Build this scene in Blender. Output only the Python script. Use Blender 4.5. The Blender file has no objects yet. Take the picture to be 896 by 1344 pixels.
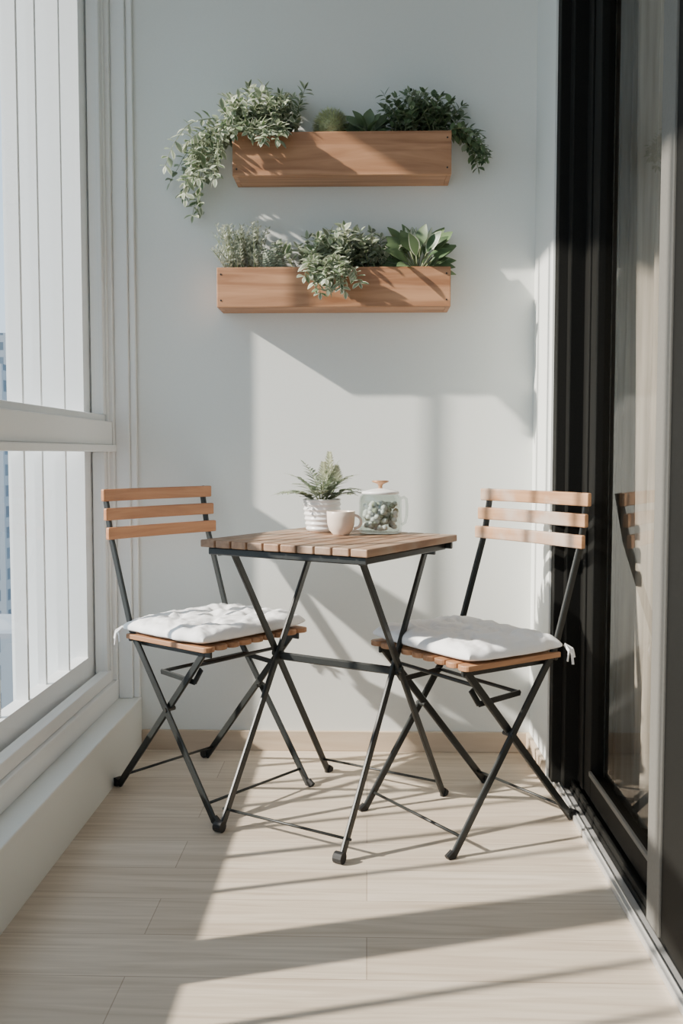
import bpy, bmesh, math, random
from mathutils import Vector, Matrix, noise
R = random.Random(7)
scene = bpy.context.scene

# ---------------------------------------------------------------- materials
def new_mat(name):
    m = bpy.data.materials.new(name); m.use_nodes = True
    nt = m.node_tree; b = nt.nodes['Principled BSDF']
    return m, nt, b
def N(nt, t, **kw):
    n = nt.nodes.new(t)
    for k, v in kw.items(): setattr(n, k, v)
    return n
def coords(nt, scale=(1,1,1), kind='Object', rot=(0,0,0)):
    tc = N(nt,'ShaderNodeTexCoord'); mp = N(nt,'ShaderNodeMapping')
    mp.inputs['Scale'].default_value = scale; mp.inputs['Rotation'].default_value = rot
    nt.links.new(tc.outputs[kind], mp.inputs['Vector']); return mp.outputs['Vector']
def ramp(nt, src, stops):
    r = N(nt,'ShaderNodeValToRGB')
    while len(r.color_ramp.elements) < len(stops): r.color_ramp.elements.new(0.5)
    for e,(p,c) in zip(r.color_ramp.elements, stops):
        e.position = p; e.color = (*c,1)
    nt.links.new(src, r.inputs['Fac']); return r.outputs['Color']
def bump(nt, b, src, strength=.1, dist=.002):
    bp = N(nt,'ShaderNodeBump'); bp.inputs['Strength'].default_value = strength
    bp.inputs['Distance'].default_value = dist
    nt.links.new(src, bp.inputs['Height']); nt.links.new(bp.outputs['Normal'], b.inputs['Normal'])
def plain(name, col, rough=.5, metal=0, nscale=60, nstr=.08, var=.06, kind='Object', spec=.5):
    m, nt, b = new_mat(name)
    n = N(nt,'ShaderNodeTexNoise'); n.inputs['Scale'].default_value = nscale; n.inputs['Detail'].default_value = 4
    nt.links.new(coords(nt,kind=kind), n.inputs['Vector'])
    c1 = tuple(max(0,c*(1-var)) for c in col); c2 = tuple(min(1,c*(1+var)) for c in col)
    nt.links.new(ramp(nt, n.outputs['Fac'], [(.3,c1),(.7,c2)]), b.inputs['Base Color'])
    b.inputs['Roughness'].default_value = rough; b.inputs['Metallic'].default_value = metal
    b.inputs['Specular IOR Level'].default_value = spec
    if nstr: bump(nt,b,n.outputs['Fac'],nstr,.001)
    return m
def wood(name, dark, light, scale, rough=.5, island=.25, weather_sun=None):
    m, nt, b = new_mat(name)
    v = coords(nt, scale)
    geo = N(nt,'ShaderNodeNewGeometry')
    comb = N(nt,'ShaderNodeCombineXYZ')
    mul = N(nt,'ShaderNodeMath', operation='MULTIPLY'); mul.inputs[1].default_value = 37
    nt.links.new(geo.outputs['Random Per Island'], mul.inputs[0])
    for i in range(3): nt.links.new(mul.outputs[0], comb.inputs[i])
    va = N(nt,'ShaderNodeVectorMath', operation='ADD')
    nt.links.new(v, va.inputs[0]); nt.links.new(comb.outputs[0], va.inputs[1])
    n = N(nt,'ShaderNodeTexNoise'); n.inputs['Scale'].default_value = 1; n.inputs['Detail'].default_value = 6
    n.inputs['Distortion'].default_value = 1.2
    nt.links.new(va.outputs[0], n.inputs['Vector'])
    col = ramp(nt, n.outputs['Fac'], [(.28,dark),(.72,light)])
    hsv = N(nt,'ShaderNodeHueSaturation')
    mr = N(nt,'ShaderNodeMapRange'); mr.inputs['To Min'].default_value = 1-island; mr.inputs['To Max'].default_value = 1+island
    nt.links.new(geo.outputs['Random Per Island'], mr.inputs['Value'])
    nt.links.new(mr.outputs[0], hsv.inputs['Value']); nt.links.new(col, hsv.inputs['Color'])
    out = hsv.outputs['Color']
    if weather_sun:  # grey blotches: weathering on the table, painted sunlight on one chair back
        w = N(nt,'ShaderNodeTexNoise'); w.inputs['Scale'].default_value = 9; w.inputs['Detail'].default_value = 5
        nt.links.new(coords(nt), w.inputs['Vector'])
        f = ramp(nt, w.outputs['Fac'], [(.45,(0,0,0)),(.72,(.8,.8,.8))])
        mx = N(nt,'ShaderNodeMixRGB'); mx.inputs[2].default_value = (*weather_sun,1)
        nt.links.new(f, mx.inputs[0]); nt.links.new(out, mx.inputs[1]); out = mx.outputs[0]
    nt.links.new(out, b.inputs['Base Color'])
    b.inputs['Roughness'].default_value = rough
    bump(nt,b,n.outputs['Fac'],.25,.001)
    return m
def glass(name, tint=(1,1,1), r0=.04, k=1.0):
    # thin pane: transparent + mirror, Schlick weight that is the same from both sides
    m, nt, b = new_mat(name); nt.nodes.remove(b)
    tr = N(nt,'ShaderNodeBsdfTransparent'); tr.inputs[0].default_value = (*tint,1)
    gl = N(nt,'ShaderNodeBsdfGlossy'); gl.inputs['Roughness'].default_value = .01
    geo = N(nt,'ShaderNodeNewGeometry'); dot = N(nt,'ShaderNodeVectorMath', operation='DOT_PRODUCT')
    nt.links.new(geo.outputs['Normal'], dot.inputs[0]); nt.links.new(geo.outputs['Incoming'], dot.inputs[1])
    ab = N(nt,'ShaderNodeMath', operation='ABSOLUTE'); nt.links.new(dot.outputs['Value'], ab.inputs[0])
    su = N(nt,'ShaderNodeMath', operation='SUBTRACT'); su.inputs[0].default_value = 1; nt.links.new(ab.outputs[0], su.inputs[1])
    pw = N(nt,'ShaderNodeMath', operation='POWER'); pw.inputs[1].default_value = 5; nt.links.new(su.outputs[0], pw.inputs[0])
    ma = N(nt,'ShaderNodeMath', operation='MULTIPLY_ADD'); ma.inputs[1].default_value = (1-r0)*k; ma.inputs[2].default_value = r0
    nt.links.new(pw.outputs[0], ma.inputs[0])
    mx = N(nt,'ShaderNodeMixShader'); o = nt.nodes['Material Output']
    nt.links.new(ma.outputs[0], mx.inputs[0]); nt.links.new(tr.outputs[0], mx.inputs[1]); nt.links.new(gl.outputs[0], mx.inputs[2])
    nt.links.new(mx.outputs[0], o.inputs['Surface']); return m
def leafmat(name, col, var=.3, trans=.25, rough=.5):
    m, nt, b = new_mat(name)
    geo = N(nt,'ShaderNodeNewGeometry')
    c1 = tuple(c*(1-var) for c in col); c2 = tuple(min(1,c*(1+var)) for c in col)
    c = ramp(nt, geo.outputs['Random Per Island'], [(0,c1),(1,c2)])
    nt.links.new(c, b.inputs['Base Color']); b.inputs['Roughness'].default_value = rough
    t = N(nt,'ShaderNodeBsdfTranslucent'); nt.links.new(c, t.inputs[0])
    mx = N(nt,'ShaderNodeMixShader'); mx.inputs[0].default_value = trans
    o = nt.nodes['Material Output']
    nt.links.new(b.outputs[0], mx.inputs[1]); nt.links.new(t.outputs[0], mx.inputs[2]); nt.links.new(mx.outputs[0], o.inputs['Surface'])
    return m

M_wall = plain('wall_paint', (.75,.77,.74), .75, nscale=180, nstr=.05, var=.01)
M_ceil = plain('ceiling_paint', (.70,.70,.68), .8, nscale=180, nstr=.03, var=.01)
M_frame = plain('white_aluminium', (.84,.86,.855), .35, nscale=90, nstr=.02, var=.01)
M_black = plain('black_powdercoat', (.008,.008,.007), .7, nscale=200, nstr=.05, var=.2, spec=.15)
M_steel = plain('dark_green_steel', (.016,.018,.017), .42, 0, nscale=200, nstr=.06, var=.2, spec=.45)
M_silver = plain('brushed_aluminium', (.66,.65,.63), .4, .6, nscale=120, nstr=.03, var=.05)
M_grey = plain('grey_anodised', (.15,.145,.13), .7, 0, nscale=120, nstr=.03, var=.05, spec=.3)
M_fabric = plain('white_cotton', (.90,.90,.90), .9, nscale=350, nstr=.35, var=.02)
M_rubber = plain('black_rubber', (.012,.012,.012), .6, var=.1)
M_soil = plain('soil', (.05,.035,.025), .95, nscale=90, nstr=.6, var=.4)
M_ceramic = plain('white_ceramic', (.84,.83,.81), .3, nscale=30, nstr=.01, var=.02)
M_cupc = plain('blush_ceramic', (.78,.66,.56), .3, nscale=25, nstr=.02, var=.06)
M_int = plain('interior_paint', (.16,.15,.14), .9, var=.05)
M_brass = plain('copper_knob', (.50,.27,.14), .35, .3, nscale=40, nstr=.02, var=.1)
M_tea = plain('dried_flowers', (.42,.43,.32), .9, nscale=45, nstr=.8, var=.5)
M_winglass = glass('window_glass', (.98,.99,1), .02, .5)
M_doorglass = glass('tinted_door_glass', (.86,.84,.80), .05, .5)
M_jarglass = glass('jar_glass', (.86,.89,.87), .06, .8)
W_planter = wood('planter_oak', (.29,.125,.055), (.58,.31,.165), (2.2,30,30), .5, .08)
W_back = wood('acacia_back', (.36,.145,.06), (.56,.26,.12), (40,3,40), .45, .12)
W_back_sunlit = wood('acacia_back_sunlit', (.38,.19,.09), (.56,.32,.175), (40,3,40), .5, .12, (.54,.49,.44))  # acacia_back copy with sunlight painted in as paler, greyer wood
W_seat = wood('acacia_seat', (.30,.14,.065), (.50,.27,.14), (3,40,40), .5, .15)
W_table = wood('acacia_table', (.19,.10,.055), (.39,.23,.135), (40,3.5,40), .55, .2, (.40,.31,.235))
W_base = wood('baseboard_wood', (.50,.39,.28), (.62,.51,.39), (2.5,25,25), .5, .0)

# floor: laminate planks running across
def floor_material():
    m, nt, b = new_mat('pale_laminate')
    v = coords(nt,(1,1,1))
    br = N(nt,'ShaderNodeTexBrick')
    br.inputs['Scale'].default_value = 1; br.inputs['Brick Width'].default_value = 1.15
    br.inputs['Row Height'].default_value = .148; br.inputs['Mortar Size'].default_value = .0012
    br.inputs['Mortar Smooth'].default_value = .3
    br.inputs['Color1'].default_value = (.57,.48,.38,1); br.inputs['Color2'].default_value = (.64,.555,.455,1)
    br.inputs['Mortar'].default_value = (.38,.30,.23,1); br.offset = .37
    nt.links.new(v, br.inputs['Vector'])
    n = N(nt,'ShaderNodeTexNoise'); n.inputs['Scale'].default_value = 1; n.inputs['Detail'].default_value = 7; n.inputs['Distortion'].default_value = 1.5
    nt.links.new(coords(nt,(2.2,38,1)), n.inputs['Vector'])
    g = ramp(nt, n.outputs['Fac'], [(.3,(.80,.77,.73)),(.65,(1.06,1.06,1.06))])
    mx = N(nt,'ShaderNodeMixRGB', blend_type='MULTIPLY'); mx.inputs[0].default_value = 1
    nt.links.new(br.outputs['Color'], mx.inputs[1]); nt.links.new(g, mx.inputs[2])
    nt.links.new(mx.outputs[0], b.inputs['Base Color']); b.inputs['Roughness'].default_value = .45
    b.inputs['Specular IOR Level'].default_value = .35
    bump(nt,b,n.outputs['Fac'],.08,.001)
    return m
M_floor = floor_material()

L_green = leafmat('leaf_green', (.14,.21,.10))
L_dark = leafmat('leaf_dark', (.075,.13,.06), rough=.4)
L_sage = leafmat('leaf_sage', (.30,.36,.24))
L_cream = leafmat('leaf_cream', (.70,.72,.57), .15)
L_silver = leafmat('leaf_silver', (.52,.56,.47), .2)
L_moss = leafmat('leaf_moss', (.55,.60,.33))
L_stem = leafmat('plant_stem', (.20,.23,.11), .2, 0)

# ---------------------------------------------------------------- mesh builder
class MB:
    def __init__(s): s.v=[]; s.f=[]; s.m=[]; s.mats=[]
    def mi(s, mat):
        if mat not in s.mats: s.mats.append(mat)
        return s.mats.index(mat)
    def add(s, vs, fs, mat):
        o=len(s.v); k=s.mi(mat); s.v += [tuple(p) for p in vs]
        for f in fs: s.f.append(tuple(i+o for i in f)); s.m.append(k)
    def box(s, lo, hi, mat):
        x0,y0,z0=lo; x1,y1,z1=hi
        s.add([(x0,y0,z0),(x1,y0,z0),(x1,y1,z0),(x0,y1,z0),(x0,y0,z1),(x1,y0,z1),(x1,y1,z1),(x0,y1,z1)],
              [(0,3,2,1),(4,5,6,7),(0,1,5,4),(1,2,6,5),(2,3,7,6),(3,0,4,7)], mat)
    def beam(s, p, q, w, t, hint, mat, c=.25):
        p=Vector(p); q=Vector(q); d=(q-p).normalized(); h=Vector(hint)
        a=(h-d*h.dot(d)).normalized(); b=d.cross(a)
        w/=2; t/=2; ch=min(w,t)*c*2
        prof=[(w-ch,t),(w,t-ch),(w,-t+ch),(w-ch,-t),(-w+ch,-t),(-w,-t+ch),(-w,t-ch),(-w+ch,t)]
        vs=[r+a*x+b*y for r in (p,q) for x,y in prof]
        fs=[(i,(i+1)%8,(i+1)%8+8,i+8) for i in range(8)]+[tuple(range(7,-1,-1)),tuple(range(8,16))]
        s.add(vs,fs,mat)
    def tube(s, pts, r, mat, n=8, r1=None, cap=True):
        pts=[Vector(p) for p in pts]; vs=[]; fs=[]; a=None
        for i,p in enumerate(pts):
            d=(pts[min(i+1,len(pts)-1)]-pts[max(i-1,0)]).normalized()
            if a is None:
                a=d.orthogonal().normalized()
            else:
                a=(a-d*a.dot(d)).normalized()
            b=d.cross(a); rr=r if r1 is None else r+(r1-r)*i/(len(pts)-1)
            for k in range(n):
                an=2*math.pi*k/n; vs.append(p+a*math.cos(an)*rr+b*math.sin(an)*rr)
        for i in range(len(pts)-1):
            for k in range(n): fs.append((i*n+k,i*n+(k+1)%n,(i+1)*n+(k+1)%n,(i+1)*n+k))
        if cap: fs.append(tuple(range(n-1,-1,-1))); fs.append(tuple((len(pts)-1)*n+k for k in range(n)))
        s.add(vs,fs,mat)
    def lathe(s, prof, c, mat, n=48, closed=False):
        c=Vector(c); vs=[]; fs=[]
        for r,z in prof:
            for k in range(n):
                an=2*math.pi*k/n; vs.append(c+Vector((r*math.cos(an),r*math.sin(an),z)))
        m=len(prof)
        for i in range(m-1):
            for k in range(n): fs.append((i*n+k,i*n+(k+1)%n,(i+1)*n+(k+1)%n,(i+1)*n+k))
        s.add(vs,fs,mat)
    def leaf(s, base, d, up, L, W, bend, fold, inner, outer, rows=5, tip=1.0, edge=.6):
        d=Vector(d).normalized(); up=Vector(up); up=(up-d*up.dot(d))
        if up.length<1e-4: up=d.orthogonal()
        up.normalize(); sd=d.cross(up); base=Vector(base)
        cols=(-1,-edge,0,edge,1); vs=[]; 
        for i in range(rows+1):
            t=i/rows; w=W*.5*max(.03,math.sin(math.pi*min(1,(t*.96+.02))**tip)); 
            c=base+d*(L*t*(1-.25*bend*t))-up*(bend*L*t*t)
            for k in cols: vs.append(c+sd*(k*w)+up*(abs(k)*w*fold))
        fi=[];fo=[]
        for i in range(rows):
            for k in range(4):
                f=(i*5+k,i*5+k+1,(i+1)*5+k+1,(i+1)*5+k)
                (fi if k in(1,2) else fo).append(f)
        o=len(s.v); s.v+=[tuple(p) for p in vs]
        for lst,mt in((fi,inner),(fo,outer)):
            k=s.mi(mt)
            for f in lst: s.f.append(tuple(i+o for i in f)); s.m.append(k)
    def obj(s, name, parent=None, bevel=0, smooth=False, subsurf=0, angle=None):
        me=bpy.data.meshes.new(name); me.from_pydata(s.v,[],s.f)
        for m in s.mats: me.materials.append(m)
        for p,k in zip(me.polygons,s.m): p.material_index=k; p.use_smooth=smooth
        me.update(); o=bpy.data.objects.new(name,me); scene.collection.objects.link(o)
        if bevel:
            b=o.modifiers.new('bevel','BEVEL'); b.width=bevel; b.segments=2; b.limit_method='ANGLE'; b.angle_limit=math.radians(40)
        if subsurf:
            b=o.modifiers.new('sub','SUBSURF'); b.levels=subsurf; b.render_levels=subsurf
        if parent: o.parent=parent
        return o
def empty(name, loc, rz=0):
    e=bpy.data.objects.new(name,None); e.empty_display_size=.1
    scene.collection.objects.link(e); e.location=loc; e.rotation_euler=(0,0,rz); return e
def boxobj(name, lo, hi, mat, bevel=0, parent=None):
    b=MB(); b.box(lo,hi,mat); return b.obj(name,parent,bevel)

# ---------------------------------------------------------------- room shell
YN,YF=-1.6,2.93
XL,XR=-.70,.50
boxobj('floor',(-.72,YN,-.12),(.60,YF+.02,0),M_floor)
boxobj('ceiling',(-.84,YN,2.60),(.64,YF,2.72),M_ceil)
boxobj('wall_back',(-.84,YF,-.12),(2.6,YF+.12,2.72),M_wall)
boxobj('wall_left',(-.86,YN,-.12),(XL,YF,.165),M_wall,.004)
boxobj('wall_right',(XR,2.64,0),(.66,YF,2.6),M_wall)
boxobj('wall_front',(-.84,YN-.1,-.12),(2.6,YN,1.0),M_wall)
boxobj('trim_1',(.50,YN,2.40),(.66,2.64,2.60),M_wall)
boxobj('baseboard_back',(XL,YF-.012,0),(XR,YF,.062),W_base,.002)
boxobj('baseboard_right',(XR-.012,2.655,0),(XR,YF-.012,.062),W_base,.002)
# added slab overhead to cut the sun; added exterior pier to block sun leaks
boxobj('sun_block_slab',(-1.22,YN,2.56),(-.84,3.3,2.74),M_wall)
boxobj('sun_block_pier',(-1.05,2.785,-.12),(-.825,3.05,2.56),M_frame)

# window_1 : ribbon window with white frame
w=empty('window_1',(0,0,0))
f=MB()
X0,X1=-.82,-.765
f.box((X0,YN,.165),(X1,2.93,.225),M_frame)           # bottom frame
f.box((X0+.01,YN,.225),(X1-.012,2.87,.262),M_frame)  # lower sash rail
f.box((X0,YN,2.48),(X1,2.93,2.60),M_frame)
f.box((X0,YN,.945),(X1,2.87,1.015),M_frame)
f.box((X0-.01,YN,.925),(X1+.012,2.87,.945),M_frame)
f.box((X0,YN,1.015),(X1-.02,2.87,1.035),M_frame)
f.box((X0,2.885,.225),(X1,2.93,2.48),M_frame)         # jamb
f.box((X1,2.902,.165),(-.722,2.93,2.60),M_frame)      # jamb cover steps
f.box((-.722,2.915,.165),(-.703,2.93,2.60),M_frame)
f.box((X0+.008,2.87,.225),(X1-.012,2.885,2.48),M_frame)
f.box((X0,2.845,.225),(X1-.018,2.87,.925),M_frame)
f.box((X0,2.845,1.035),(X1-.018,2.87,2.48),M_frame)
f.obj('frame',w,.003)
f=MB()
for y in (1.47,.35,-.75):
    f.box((X0-.01,y,.225),(X1+.004,y+.135,.945),M_frame)
    f.box((X0-.01,y,1.015),(X1+.004,y+.135,2.48),M_frame)
f.obj('mullions',w,.003)
g=MB()
def quadx(g,x,y0,y1,z0,z1,m): g.add([(x,y0,z0),(x,y1,z0),(x,y1,z1),(x,y0,z1)],[(0,1,2,3)],m)
quadx(g,-.792,YN,2.845,.262,.925,M_winglass); quadx(g,-.792,YN,2.845,1.035,2.48,M_winglass)
g.obj('panes',w)
# outside vertical fins
f=MB()
f.box((-.86,YN,.14),(-.822,2.785,.318),M_frame); f.box((-.885,YN,2.50),(-.83,2.785,2.56),M_frame)  # lower rail added, its height set to cast the floor's shadow edge
ys=[2.615,2.455,2.295,2.135,1.975,1.80]; y=1.30
while y>YN: ys.append(y); y-=.16
for i,y in enumerate(ys):
    dp=(.030,.020)[i%2]
    f.box((-.856,y-.0065,.30),(-.856+dp,y+.0065,2.50),M_frame)
f.obj('privacy_fins',w,.0)

# door_1 : black sliding door
d=empty('door_1',(0,0,0))
f=MB()
f.box((.505,2.595,.02),(.64,2.64,2.40),M_black)
f.box((.53,2.55,.02),(.60,2.595,2.40),M_black)
f.box((.505,YN,2.33),(.64,2.595,2.40),M_black)
f.box((.545,YN,.0),(.64,2.595,.028),M_black)
f.box((.548,YN,.028),(.556,2.595,.045),M_black)
# far panel
f.box((.565,2.40,.045),(.598,2.548,2.33),M_black)
f.box((.560,2.47,.045),(.566,2.50,2.33),M_black)
f.box((.565,1.70,.045),(.598,2.40,.105),M_black)
f.box((.565,1.70,2.26),(.598,2.40,2.33),M_black)
f.box((.565,1.70,.105),(.598,1.76,2.26),M_black)
# near panel
f.box((.53,1.56,.045),(.56,1.70,2.33),M_black)
f.box((.53,YN,.045),(.56,1.56,.115),M_black)
f.box((.53,YN,2.26),(.56,1.56,2.33),M_black)
f.box((.53,.35,.115),(.56,.45,2.26),M_black)
f.obj('frame',d,.002)
f=MB()
f.box((.526,1.70,.045),(.562,1.775,2.33),M_grey)
f.box((.560,1.775,.105),(.567,2.40,.118),M_grey)
f.obj('seal_strip',d,.002)
f=MB(); f.box((.516,YN,0),(.545,2.64,.016),M_silver); f.box((.524,YN,.016),(.528,2.64,.020),M_silver); f.obj('track',d,.002)
g=MB(); quadx(g,.582,1.76,2.40,.105,2.26,M_doorglass); quadx(g,.545,YN,1.56,.115,2.26,M_doorglass); g.obj('panes',d)

# curtain inside
def curtain():
    m, nt, b = new_mat('sheer_curtain')
    b.inputs['Roughness'].default_value=.9
    n=N(nt,'ShaderNodeTexNoise'); n.inputs['Scale'].default_value=1; n.inputs['Detail'].default_value=4
    nt.links.new(coords(nt,(60,60,3)),n.inputs['Vector'])
    nt.links.new(ramp(nt,n.outputs['Fac'],[(.3,(.26,.24,.21)),(.7,(.46,.43,.385))]),b.inputs['Base Color'])
    t=N(nt,'ShaderNodeBsdfTransparent'); mx=N(nt,'ShaderNodeMixShader'); mx.inputs[0].default_value=.85
    o=nt.nodes['Material Output']; nt.links.new(t.outputs[0],mx.inputs[1]); nt.links.new(b.outputs[0],mx.inputs[2]); nt.links.new(mx.outputs[0],o.inputs['Surface'])
    c=MB(); ny,nz=420,10; y0,y1=1.75,2.85; vs=[];fs=[]
    for j in range(nz+1):
        z=.02+2.4*j/nz
        for i in range(ny+1):
            y=y0+(y1-y0)*i/ny
            x=.69+.024*math.sin(y*62+.8*math.sin(y*9+z*.6))+.012*math.sin(y*27+z*.8)
            vs.append((x,y,z))
    for j in range(nz):
        for i in range(ny): fs.append((j*(ny+1)+i,j*(ny+1)+i+1,(j+1)*(ny+1)+i+1,(j+1)*(ny+1)+i))
    c.add(vs,fs,m); c.obj('sheer_curtain',smooth=True)
curtain()
# room behind the door
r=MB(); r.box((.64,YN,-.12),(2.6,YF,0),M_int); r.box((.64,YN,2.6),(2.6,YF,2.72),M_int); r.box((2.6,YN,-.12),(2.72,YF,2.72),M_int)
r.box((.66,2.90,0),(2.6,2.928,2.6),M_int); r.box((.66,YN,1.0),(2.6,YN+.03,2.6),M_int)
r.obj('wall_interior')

# ---------------------------------------------------------------- chair
def chair(name, loc, ang, wback, QF):
    e=empty(name,loc,ang); S=.176
    f=MB(); hx=(1,0,0)
    for s in (-1,1):
        y=s*S
        pts=[(-.228,y,.822),(-.205,y,.70),(-.128,y,.47),(-.118,y,.445),(.200,y,.0)]
        for a,b in zip(pts[:-1],pts[1:]): f.beam(a,b,.019,.009,hx,M_steel)
        y2=s*(S-.014)
        f.beam((.150,y2,.420),(-.200,y2,.006),.019,.009,hx,M_steel)
        # seat rail
        f.beam((-.125,y2,.418),(QF-.012,y2,.418),.017,.007,(0,0,1),M_steel)
        # hinge link under the seat and pivot pins
        f.beam((-.03,y2-s*.012,.345),(.10,y2-s*.012,.335),.014,.005,(0,0,1),M_steel)
        f.beam((.10,y2-s*.012,.335),(.125,y2-s*.012,.372),.014,.005,(0,0,1),M_steel)
        q=.02; f.tube([(q,y+s*.008,.256),(q,y2-s*.012,.256)],.006,M_steel,10)
        f.tube([(-.118,y+s*.008,.425),(-.118,y2-s*.01,.425)],.006,M_steel,10)
        # feet
        f.tube([(-.206,y2-.010,.013),(-.206,y2+.010,.013)],.0125,M_rubber,14)
        f.beam((.196,y,.010),(.212,y,.0),.024,.014,hx,M_rubber)
    f.obj('steel_frame',e)
    r=MB()
    r.tube([(-.172,-S+.014,.04),(-.172,S-.014,.04)],.0038,M_steel)
    r.tube([(.170,-S,.042),(.170,S,.042)],.0038,M_steel)
    r.tube([(-.03,-S+.026,.345),(-.03,S-.026,.345)],.005,M_steel)
    r.tube([(.125,-S+.014,.385),(.125,S-.014,.385)],.005,M_steel)
    r.obj('cross_rods',e,smooth=True)
    b=MB()
    for z in (.8065,.755,.7035):
        x=-.228+(.822-z)*.19-.012*0
        n=14; vs=[];fs=[]; Wd=.196
        for i in range(n+1):
            yy=-Wd+2*Wd*i/n; cx=x+.013-.010*(1-(yy/Wd)**2)
            for dx,dz in((-.007,-.0165),(-.007,.0165),(.007,.0165),(.007,-.0165)):
                vs.append((cx+dx,yy,z+dz))
        for i in range(n):
            for k in range(4): fs.append((i*4+k,i*4+(k+1)%4,(i+1)*4+(k+1)%4,(i+1)*4+k))
        fs.append((3,2,1,0)); fs.append((n*4,n*4+1,n*4+2,n*4+3)); b.add(vs,fs,wback)
    b.obj('back_slats',e,.003)
    b=MB(); ns=9; pitch=.388/ns
    for k in range(ns):
        y=-.194+pitch*(k+.5); w=pitch*.44; n=8; F=QF-.012
        prof=[(-.125,-w),( F,-w)]+[(F+.014*math.sin(math.pi*(i+1)/(n+1)), -w*math.cos(math.pi*(i+1)/(n+1))) for i in range(n)]+[(F,w),(-.125,w)]
        m=len(prof)
        vs=[(p,y+q,.427) for p,q in prof]+[(p,y+q,.440) for p,q in prof]
        fs=[tuple(range(m-1,-1,-1)),tuple(range(m,2*m))]+[(i,(i+1)%m,(i+1)%m+m,i+m) for i in range(m)]
        b.add(vs,fs,W_seat)
    b.obj('seat_slats',e,.002)
    return e
chair('folding_chair',(-.427,2.594,0),math.radians(-38),W_back,.187)
chair('folding_chair.001',(.257,2.398,0),math.radians(214.9),W_back_sunlit,.174)

def cushion(name, loc, ang, seed, QF):
    e=empty(name,loc,ang); b=MB(); n=80; vs=[];fs=[]
    tufts=[(-.40,-.40),(.40,-.40),(-.40,.40),(.40,.40),(0,0)]
    xa,xb=-.140,QF-.004
    def P(u,v,side):
        k=1-.055*(abs(u*v))**2
        x=u*(xb-xa)/2*k+(xa+xb)/2; y=v*.200*k
        wv=noise.noise(Vector((u*3+seed,v*3,0)))*.010
        if u<.3: x+=wv*abs(u)**3
        y+=wv*abs(v)**3
        e1=max(0,1-abs(u)**8)**.5*max(0,1-abs(v)**8)**.5
        d=min(math.hypot((u-a),(v-c)) for a,c in tufts)
        dim=math.exp(-(d/.13)**2); fold=0
        for a,c in tufts:   # creases radiating from each tuft
            rr=math.hypot(u-a,v-c); an=math.atan2(v-c,u-a)
            fold+=math.cos(an*5+seed+a*7)*.0035*math.exp(-((rr-.18)/.14)**2)
        if side>0:
            wr=1-abs(noise.noise(Vector((x*22+seed,y*22,5)))*2)
            z=.019+.020*e1*(1.15-.85*dim)+fold*e1+(noise.noise(Vector((x*30+seed,y*30,1)))*.007+wr*.003)*e1+noise.noise(Vector((x*75+seed,y*75,3)))*.003*e1
        else: z=.014-.0128*e1
        return (x,y,z+ .4405)
    for side in(1,-1):
        for i in range(n+1):
            for j in range(n+1):
                u=-1+2*i/n; v=-1+2*j/n
                u=math.copysign(1-(1-abs(u))**1.5,u); v=math.copysign(1-(1-abs(v))**1.5,v)
                vs.append(P(u,v,side))
    m=(n+1)**2
    for i in range(n):
        for j in range(n):
            a=i*(n+1)+j; q=(a,a+n+1,a+n+2,a+1); fs.append(q); fs.append(tuple(x+m for x in reversed(q)))
    ring=[i*(n+1) for i in range(n+1)]+[n*(n+1)+j for j in range(1,n+1)]+[i*(n+1)+n for i in range(n-1,-1,-1)]+[j for j in range(n-1,0,-1)]
    for a,c in zip(ring,ring[1:]+ring[:1]): fs.append((a,a+m,c+m,c))
    b.add(vs,fs,M_fabric); b.obj('pad',e,smooth=True)
    t=MB()
    for s in(-1,1):
        p0=Vector((-.138,s*.190,.457))
        for q in ((-.158,s*.203,.425),(-.148,s*.209,.410),(-.128,s*.210,.42)):
            mid=(p0+Vector(q))/2+Vector((-.005,s*.005,.005))
            t.beam(p0,mid,.007,.003,(0,0,1),M_fabric); t.beam(mid,q,.007,.003,(0,0,1),M_fabric)
    t.obj('ties',e)
    t=MB()
    for a,c in tufts:
        t.lathe([(0,.0045),(.004,.003),(.0055,0),(.004,-.002)],P(a,c,1),M_fabric,12)
    t.obj('buttons',e,smooth=True)
cushion('seat_cushion',(-.427,2.594,0),math.radians(-38),1.3,.187)
cushion('seat_cushion.001',(.257,2.398,0),math.radians(214.9),7.7,.174)

# ---------------------------------------------------------------- table
T=empty('bistro_table',(-.0815,2.412,0),math.radians(-30.2))
f=MB(); U=.184
for s in(-1,1):
    u=s*U; u2=s*(U-.012)
    f.beam((u,-.175,.672),(u,.257,.0),.020,.009,(0,1,0),M_steel)
    f.beam((u2,.165,.672),(u2,-.250,.004),.020,.009,(0,1,0),M_steel)
    f.beam((s*.20,-.215,.678),(s*.20,.215,.678),.016,.010,(0,0,1),M_steel)
    f.tube([(u+s*.009,.0,.394),(u2-s*.010,.0,.394)],.008,M_steel,12)
    f.tube([(u2-.011,-.256,.0135),(u2+.011,-.256,.0135)],.0135,M_rubber,14)
    f.beam((u,.252,.010),(u,.268,.0),.026,.015,(0,1,0),M_rubber)
f.beam((-.222,-.222,.682),(.222,-.222,.682),.018,.010,(0,0,1),M_steel)
f.beam((-.222,.216,.682),(.222,.216,.682),.018,.010,(0,0,1),M_steel)
f.beam((-.20,.162,.668),(.20,.162,.668),.014,.008,(0,0,1),M_steel)
f.beam((-U,.0,.388),(U,.0,.388),.020,.012,(0,0,1),M_steel)
f.obj('steel_frame',T)
f=MB()
f.tube([(-U,-.225,.046),(U,-.225,.046)],.0036,M_steel); f.tube([(-U,.228,.046),(U,.228,.046)],.0036,M_steel)
f.obj('cross_rods',T,smooth=True)
f=MB(); ns=10; p=.476/ns
for k in range(ns):
    u=-.240+p*(k+.5); f.box((u-p*.45,-.240,.692),(u+p*.45,.224,.710),W_table)
f.obj('top_slats',T,.0025)

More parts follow.
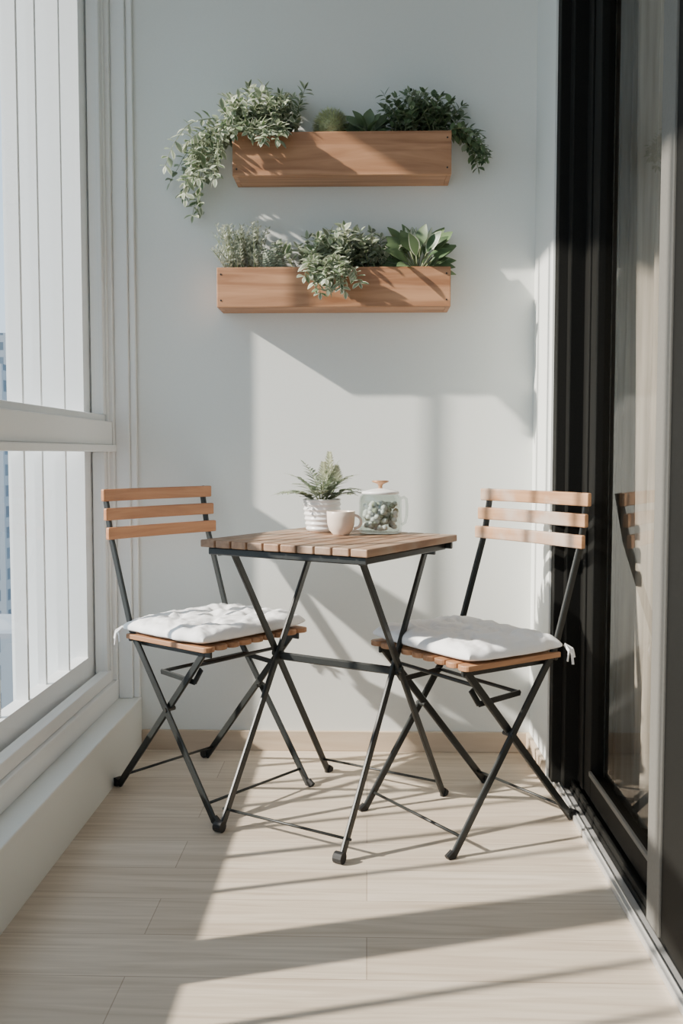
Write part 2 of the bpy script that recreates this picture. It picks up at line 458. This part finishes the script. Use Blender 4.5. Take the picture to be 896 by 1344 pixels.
# ---------------------------------------------------------------- table things
ZT=.7105
def pot():
    e=empty('potted_fern',(-.122,2.575,ZT)); b=MB()
    prof=[(0,0),(.036,0),(.040,.004)]
    for i in range(49):
        t=i/48; r=.041+.010*t**.8+.0016*math.sin(t*math.pi*12); prof.append((r,.005+.078*t))
    prof+=[(.0515,.086),(.049,.088),(.046,.084),(.044,.066),(0,.066)]
    b.lathe(prof,(0,0,0),M_ceramic,56); b.obj('ribbed_pot',e,smooth=True)
    s=MB(); s.lathe([(0,.070),(.02,.073),(.0435,.068)],(0,0,0),M_soil,24); s.obj('soil',e,smooth=True)
    l=MB(); rr=random.Random(3)
    fr=[(-1.0,.1,.125,.55),(-.8,-.5,.12,.6),(.95,.1,.11,.65),(.8,-.5,.10,.7),(-.3,.2,.125,1.6),(.25,.1,.115,1.7),(.1,-.4,.10,1.6),(.5,.5,.12,1.1),(-.6,.6,.12,1.0),(-.1,-.8,.09,.9),(.6,-.1,.12,1.2),(-.6,-.1,.12,1.3),(-1,-.2,.11,.9),(.9,-.2,.11,.9),(0,-.6,.10,1.2)]
    for (dx,dy,L,up) in fr:
        pts=[]; p=Vector((dx*.01,dy*.01,.07)); d=Vector((dx,dy,up+.5)).normalized(); st=L/14
        for i in range(15):
            pts.append(p.copy()); p=p+d*st; d=(d+Vector((dx*.05,dy*.05,-.075))).normalized()
        l.tube(pts,.0014,L_stem,5,.0005)
        for i in range(3,15):
            q=pts[i]; dd=(pts[i]-pts[i-1]).normalized(); sd=dd.cross(Vector((0,0,1))).normalized(); t=i/14
            ln=.036*math.sin(math.pi*min(1,(t*.75+.2)))+.007
            for s in(-1,1):
                l.leaf(q,sd*s+dd*.65+Vector((0,0,rr.uniform(-.1,.2))),(0,0,1),ln,ln*.32,.15,.15,L_sage if rr.random()<.6 else L_silver,L_silver if rr.random()<.5 else L_sage,rows=3)
        l.leaf(pts[-1],(pts[-1]-pts[-2]),(0,0,1),.02,.007,.1,.1,L_sage,L_sage,rows=3)
    for cx,cy,z0,hh in ((.020,-.006,.150,.062),(.004,-.012,.135,.050),(.040,-.004,.130,.045)):
        for i in range(90):
            t=i/90; a=i*2.4; r=.018*(1-t)**.7
            l.leaf((cx+r*.5*math.cos(a),cy+r*.5*math.sin(a),z0+hh*t),(math.cos(a),math.sin(a),.9),(0,0,1),.018*(1-t*.5),.008,.1,.2,L_cream,L_cream,rows=3)
        l.tube([(cx*.3,0,.07),(cx*.8,cy*.5,.11),(cx,cy,z0+hh)],.0014,L_stem,5)
    l.obj('fronds',e,smooth=True)
pot()
def cup():
    e=empty('coffee_cup',(-.068,2.465,ZT)); b=MB()
    b.lathe([(0,0),(.020,0),(.022,.003),(.030,.012),(.035,.028),(.036,.045),(.0368,.060),(.0355,.0615),(.0342,.060),(.0335,.045),(.032,.028),(.026,.013),(0,.008)],(0,0,0),M_cupc,48)
    pts=[]
    for i in range(15):
        a=-math.pi/2+math.pi*i/14; pts.append((.033+.019*math.cos(a),-.004,.034+.017*math.sin(a)))
    b.tube(pts,.0036,M_cupc,10)
    b.obj('cup_body',e,smooth=True)
    c=MB(); c.lathe([(0,.047),(.033,.047)],(0,0,0),plain('coffee',(.2,.1,.05),.2,var=.1),32); c.obj('drink',e)
cup()
def jar():
    e=empty('glass_teapot_jar',(.034,2.52,ZT)); b=MB()
    b.lathe([(0,.001),(.052,.001),(.056,.005),(.057,.012),(.056,.085),(.052,.098),(.046,.103),(.047,.106)],(0,0,0),M_jarglass,56)
    b.lathe([(0,.006),(.050,.006),(.053,.012),(.0525,.085),(.049,.095),(.044,.101)],(0,0,0),M_jarglass,56)
    pts=[(.054,0,.092),(.062,0,.095),(.068,0,.090),(.070,0,.070),(.069,0,.045),(.065,0,.028),(.055,0,.022)]
    b.tube(pts,.0038,M_jarglass,10); b.obj('jar_body',e,smooth=True)
    l=MB(); l.lathe([(.046,.103),(.049,.104),(.049,.109),(.044,.111),(.020,.116),(.006,.118)],(0,0,0),M_ceramic,48); l.obj('lid',e,smooth=True)
    k=MB(); k.lathe([(.006,.116),(.005,.124),(.008,.129),(.021,.134),(.023,.137),(.020,.1385),(0,.136)],(0,0,0),M_brass,40); k.obj('knob',e,smooth=True)
    t=MB(); rr=random.Random(5)
    for i in range(130):
        a=rr.uniform(0,6.28); r=.041*math.sqrt(rr.random()); z=.014+rr.random()*.064
        t.lathe([(0,.008),(.006,.005),(.008,0),(.006,-.005),(0,-.007)],(r*math.cos(a),r*math.sin(a),z),M_tea if rr.random()<.35 else M_ceramic,8)
    t.obj('dried_buds',e,smooth=True)
jar()

# ---------------------------------------------------------------- planters
def planter(name,x0,x1,z0,z1):
    e=empty(name,(0,0,0)); yb,yf=2.929,2.810; t=.014; b=MB()
    b.box((x0,yf,z0),(x1,yf+t,z1),W_planter)
    b.box((x0,yb-t,z0),(x1,yb,z1),W_planter)
    b.box((x0,yf+t,z0),(x0+t,yb-t,z1),W_planter); b.box((x1-t,yf+t,z0),(x1,yb-t,z1),W_planter)
    b.box((x0+t,yf+t,z0),(x1-t,yb-t,z0+t),W_planter)
    b.obj('box',e,.002)
    s=MB(); s.box((x0+t,yf+t,z1-.03),(x1-t,yb-t,z1-.018),M_soil); s.obj('soil',e)
    k=MB()
    for x in(x0+.012,x1-.012):
        for z in(z0+.02,z1-.02):
            k.tube([(x,yf-.001,z),(x,yf+.002,z)],.0026,M_steel,10)
    k.obj('screws',e)
UP=(-.390,.239,1.717,1.841); LO=(-.438,.239,1.343,1.458)
planter('wall_planter',*UP); planter('wall_planter.001',*LO)

def stem(l, rr, P, p, d, L, g, box, leafL, leafW, pairs, inner, outer, rows=4):
    x0,x1,z0,z1=box; p=Vector(p); d=Vector(d).normalized(); n=max(4,int(L/.012)); st=L/n; pts=[p.copy()]
    for i in range(n):
        d=(d+Vector((rr.uniform(-.12,.12),rr.uniform(-.12,.12),-g*st*10+rr.uniform(-.05,.05)))).normalized()
        p=p+d*st
        if p.y>2.905: p.y=2.905; d.y=-abs(d.y)*.3
        if x0-.012<p.x<x1+.012 and p.y>2.80 and p.z<z1+.006:
            ops=[(p.x-(x0-.012),'l'),((x1+.012)-p.x,'r'),(p.y-2.795,'f'),(z1+.008-p.z,'t')]
            k=min(ops)[1]
            if i<3: k='t'
            if k=='l': p.x=x0-.013
            elif k=='r': p.x=x1+.013
            elif k=='f': p.y=2.793
            else: p.z=z1+.008
        pts.append(p.copy())
    l.tube(pts,.0016,L_stem,5,.0007)
    step=max(1,int(n/pairs)); 
    for i in range(2,len(pts),step):
        dd=(pts[i]-pts[i-1]); 
        if dd.length<1e-5: continue
        dd.normalize(); a=rr.uniform(0,3.14)
        o=dd.orthogonal().normalized(); o=Matrix.Rotation(a,3,dd)@o
        for s in(-1,1):
            sc=rr.uniform(.7,1.15); q=pts[i]; dr=o*s+dd*.5+Vector((0,-.25,.12))
            if q.y>2.885 and dr.y>0: dr.y*=-1
            l.leaf(q,dr,Vector((rr.uniform(-.3,.3),-.6,1)),leafL*sc,leafW*sc,rr.uniform(.05,.35),rr.uniform(.05,.3),inner(rr),outer(rr),rows=rows,edge=.62)
    l.leaf(pts[-1],pts[-1]-pts[-2],(0,-.4,1),leafL*.8,leafW*.7,.1,.1,inner(rr),outer(rr),rows=rows)

def varieg(rr): return rr.choice([L_green,L_sage,L_sage,L_sage])
def edgecol(rr): return rr.choice([L_cream,L_cream,L_cream,L_silver,L_sage])
def dk(rr): return rr.choice([L_green,L_green,L_sage,L_dark])
def gr(rr): return rr.choice([L_green,L_sage,L_green])

def upper_trailing():
    l=MB(); rr=random.Random(11)
    for i in range(44):   # bushy crown
        x=rr.uniform(-.37,-.20); stem(l,rr,None,(x,rr.uniform(2.835,2.90),1.825),(rr.uniform(-1.1,.4),rr.uniform(-.7,.3),rr.uniform(.6,1.6)),rr.uniform(.06,.15),.22,UP,.033,.020,7,varieg,edgecol)
    for i in range(20):   # falling over the left end
        x=rr.uniform(-.37,-.32); stem(l,rr,None,(x,rr.uniform(2.835,2.90),1.825),(rr.uniform(-1.2,-.5),rr.uniform(-.7,.2),rr.uniform(.2,.9)),rr.uniform(.17,.35),1.0,UP,.032,.019,12,varieg,edgecol)
    for i in range(14):    # over the front
        x=rr.uniform(-.38,-.22); stem(l,rr,None,(x,2.83,1.83),(rr.uniform(-.6,.5),-1,rr.uniform(.3,.7)),rr.uniform(.07,.14),1.2,UP,.030,.018,7,varieg,edgecol)
    l.obj('trailing_variegated_plant',smooth=True)
def lower_trailing():
    l=MB(); rr=random.Random(21)
    for i in range(56):
        x=rr.uniform(-.22,.06); stem(l,rr,None,(x,rr.uniform(2.835,2.90),1.445),(rr.uniform(-.8,.8),rr.uniform(-.7,.3),rr.uniform(.5,1.5)),rr.uniform(.05,.125),.3,LO,.034,.020,6,varieg,edgecol)
    for i in range(16):
        x=rr.uniform(-.17,-.07); stem(l,rr,None,(x,2.83,1.45),(rr.uniform(-.2,.4),-1,rr.uniform(.2,.6)),rr.uniform(.11,.17),1.3,LO,.029,.017,8,varieg,edgecol)
    l.obj('trailing_variegated_plant.001',smooth=True)
def upper_right():
    l=MB(); rr=random.Random(31)
    for i in range(62):
        x=rr.uniform(.075,.215); stem(l,rr,None,(x,rr.uniform(2.835,2.90),1.825),(rr.uniform(-.65,.6),rr.uniform(-.7,.3),rr.uniform(.5,1.6)),rr.uniform(.06,.145),.25,UP,.027,.017,8,dk,gr)
    for i in range(12):
        stem(l,rr,None,(.22,rr.uniform(2.83,2.90),1.83),(1,rr.uniform(-.5,.1),rr.uniform(.2,.7)),rr.uniform(.10,.17),1.2,UP,.026,.016,9,dk,gr)
    l.obj('bushy_green_plant',smooth=True)
def grass_ball():
    l=MB(); rr=random.Random(41); c=Vector((-.108,2.868,1.872))
    l.lathe([(0,.034),(.02,.030),(.030,.02),(.036,.008),(.036,-.01),(.026,-.05)],c,L_moss,24)
    for i in range(1500):
        a=rr.uniform(0,6.283); z=rr.uniform(-.6,1); r=math.sqrt(1-z*z)
        d=Vector((r*math.cos(a),r*math.sin(a),z)); 
        l.leaf(c+Vector((d.x*.036,d.y*.030,d.z*.034)),d+Vector((rr.uniform(-.5,.5),rr.uniform(-.5,.5),rr.uniform(-.2,.5))),(0,0,1),rr.uniform(.016,.028),.0024,.2,0,L_moss if rr.random()<.6 else L_silver,L_moss,rows=2)
    l.obj('grass_ball_plant',smooth=True)
def small_leafy():
    l=MB(); rr=random.Random(51)
    for i in range(34):
        a=i*2.4; t=i/34; c=Vector((-.002,2.865,1.828)); d=Vector((math.cos(a),math.sin(a)*.6-.2,.3+1.3*(1-t)))
        l.tube([c,c+d*.025],.0014,L_stem,5)
        l.leaf(c+d*.026,d,(0,-.8,1),.045+.012*rr.random(),.036,.35,.15,L_dark if rr.random()<.3 else L_green,L_green,rows=6)
    l.obj('small_leafy_plant',smooth=True)
def feathery():
    l=MB(); rr=random.Random(61)
    for i in range(95):
        x=rr.uniform(-.41,-.32); d=Vector((rr.uniform(-.5,.3),rr.uniform(-.5,.25),rr.uniform(.8,1.8))).normalized(); p=Vector((x,rr.uniform(2.84,2.89),1.445)); L=rr.uniform(.08,.165); pts=[]
        for k in range(9): pts.append(p+d*(L*k/8)+Vector((0,0,-.02*(k/8)**2)))
        l.tube(pts,.0010,L_stem,4)
        for k in range(2,9):
            for s in range(5):
                a=rr.uniform(0,6.28); o=Matrix.Rotation(a,3,d)@d.orthogonal().normalized()
                l.leaf(pts[k],o+d*1.0,(0,0,1),.016,.0040,.1,0,L_silver,L_cream if rr.random()<.3 else L_silver,rows=2)
    for i in range(22):  # low fern beside it
        x=rr.uniform(-.33,-.25); d=Vector((rr.uniform(-.7,.5),rr.uniform(-.7,.2),rr.uniform(.6,1.2))).normalized(); p=Vector((x,2.86,1.445)); L=rr.uniform(.06,.09)
        for k in range(2,11):
            q=p+d*(L*k/10); sd=d.cross(Vector((0,1,.2))).normalized()
            for s in(-1,1): l.leaf(q,sd*s+d*.5,(0,-1,.5),.022*(1.1-k/12),.007,.2,0,L_sage,L_silver,rows=2)
    l.obj('feathery_silver_plant',smooth=True)
def broadleaf():
    l=MB(); rr=random.Random(71); c=Vector((.148,2.868,1.446))
    for i in range(30):
        a=i*2.4; t=i/29; el=.18+1.6*(1-t)
        d=Vector((math.cos(a)*1.2,math.sin(a)*.6-.15,el)).normalized()
        pl=.035+.050*(1-t)
        base=c+d*pl; l.tube([c,c+d*pl*.5,base],.002,L_stem,5)
        if base.y>2.87: d.y=-abs(d.y)
        l.leaf(base,d+Vector((0,-.1,-.05)),(rr.uniform(-.3,.3),-1.0,.8),rr.uniform(.060,.088),.040,.30,.18,L_green if rr.random()<.8 else L_dark,L_cream if rr.random()<.3 else L_green,rows=8,edge=.82)
    for s in range(8):
        a=rr.uniform(0,6.28); l.leaf(c+Vector((rr.uniform(-.03,.03),0,.08)),(math.cos(a)*.3,-.1,1),(0,-1,.1),.06,.014,.1,.3,L_cream,L_sage,rows=6)
    l.obj('broadleaf_plant',smooth=True)
upper_trailing(); lower_trailing(); upper_right(); grass_ball(); small_leafy(); feathery(); broadleaf()

# ---------------------------------------------------------------- city outside
def city():
    m, nt, b = new_mat('facade')
    br=N(nt,'ShaderNodeTexBrick'); br.offset=0
    br.inputs['Scale'].default_value=1; br.inputs['Brick Width'].default_value=3.2; br.inputs['Row Height'].default_value=3.1
    br.inputs['Mortar Size'].default_value=.75; br.inputs['Color1'].default_value=(.06,.10,.14,1); br.inputs['Color2'].default_value=(.10,.15,.20,1); br.inputs['Mortar'].default_value=(.26,.30,.34,1)  # bluish tint puts distance haze into the facade colours
    tc=N(nt,'ShaderNodeTexCoord'); sp=N(nt,'ShaderNodeSeparateXYZ'); cb=N(nt,'ShaderNodeCombineXYZ'); ad=N(nt,'ShaderNodeMath')
    nt.links.new(tc.outputs['Object'],sp.inputs[0]); nt.links.new(sp.outputs[0],ad.inputs[0]); nt.links.new(sp.outputs[1],ad.inputs[1])
    nt.links.new(ad.outputs[0],cb.inputs[0]); nt.links.new(sp.outputs[2],cb.inputs[1]); nt.links.new(cb.outputs[0],br.inputs['Vector'])
    nt.links.new(br.outputs['Color'],b.inputs['Base Color']); b.inputs['Roughness'].default_value=.7
    c=MB(); rr=random.Random(9)
    c.box((-62,140,-60),(-53.5,160,14),m); c.box((-78,175,-60),(-65,190,17),m); c.box((-61,190,-60),(-52,205,9),m); c.box((-95,200,-60),(-74,215,26),m)
    for i in range(60):
        x=rr.uniform(-260,-60); y=rr.uniform(60,420); h=rr.uniform(15,52)
        c.box((x,y,-60),(x+rr.uniform(10,22),y+rr.uniform(10,22),-60+h),m)
    c.obj('city_buildings')
    g=plain('city_ground',(.14,.19,.22),.9,nscale=.05,nstr=0,var=.3)  # haze painted into the ground as bluish grey
    boxobj('ground_outside',(-900,-500,-61),(-8,1200,-60),g)
city()

# ---------------------------------------------------------------- light
wd=bpy.data.worlds.new('World'); scene.world=wd; wd.use_nodes=True; nt=wd.node_tree
bg=nt.nodes['Background']; tc=N(nt,'ShaderNodeTexCoord'); sp=N(nt,'ShaderNodeSeparateXYZ')
nt.links.new(tc.outputs['Generated'],sp.inputs[0])
nt.links.new(ramp(nt,sp.outputs[2],[(0,(.70,.82,.92)),(.25,(.56,.74,.92)),(1,(.62,.72,.84))]),bg.inputs['Color'])
bg.inputs['Strength'].default_value=1.9
s=bpy.data.lights.new('sun','SUN'); s.energy=12; s.angle=math.radians(1.1); s.color=(1,.92,.81)
so=bpy.data.objects.new('sun',s); scene.collection.objects.link(so); so.location=(-6,-2,5)
so.rotation_euler=Vector((1,.30,-.63)).to_track_quat('-Z','Y').to_euler()

# ---------------------------------------------------------------- camera
cam=bpy.data.cameras.new('camera'); co=bpy.data.objects.new('camera',cam); scene.collection.objects.link(co)
co.location=(0,0,.92); co.rotation_euler=(math.radians(90-3.497),0,math.radians(1.546))
cam.sensor_fit='VERTICAL'; cam.sensor_height=36; cam.lens=33.75; cam.clip_start=.02; cam.clip_end=3000
scene.camera=co
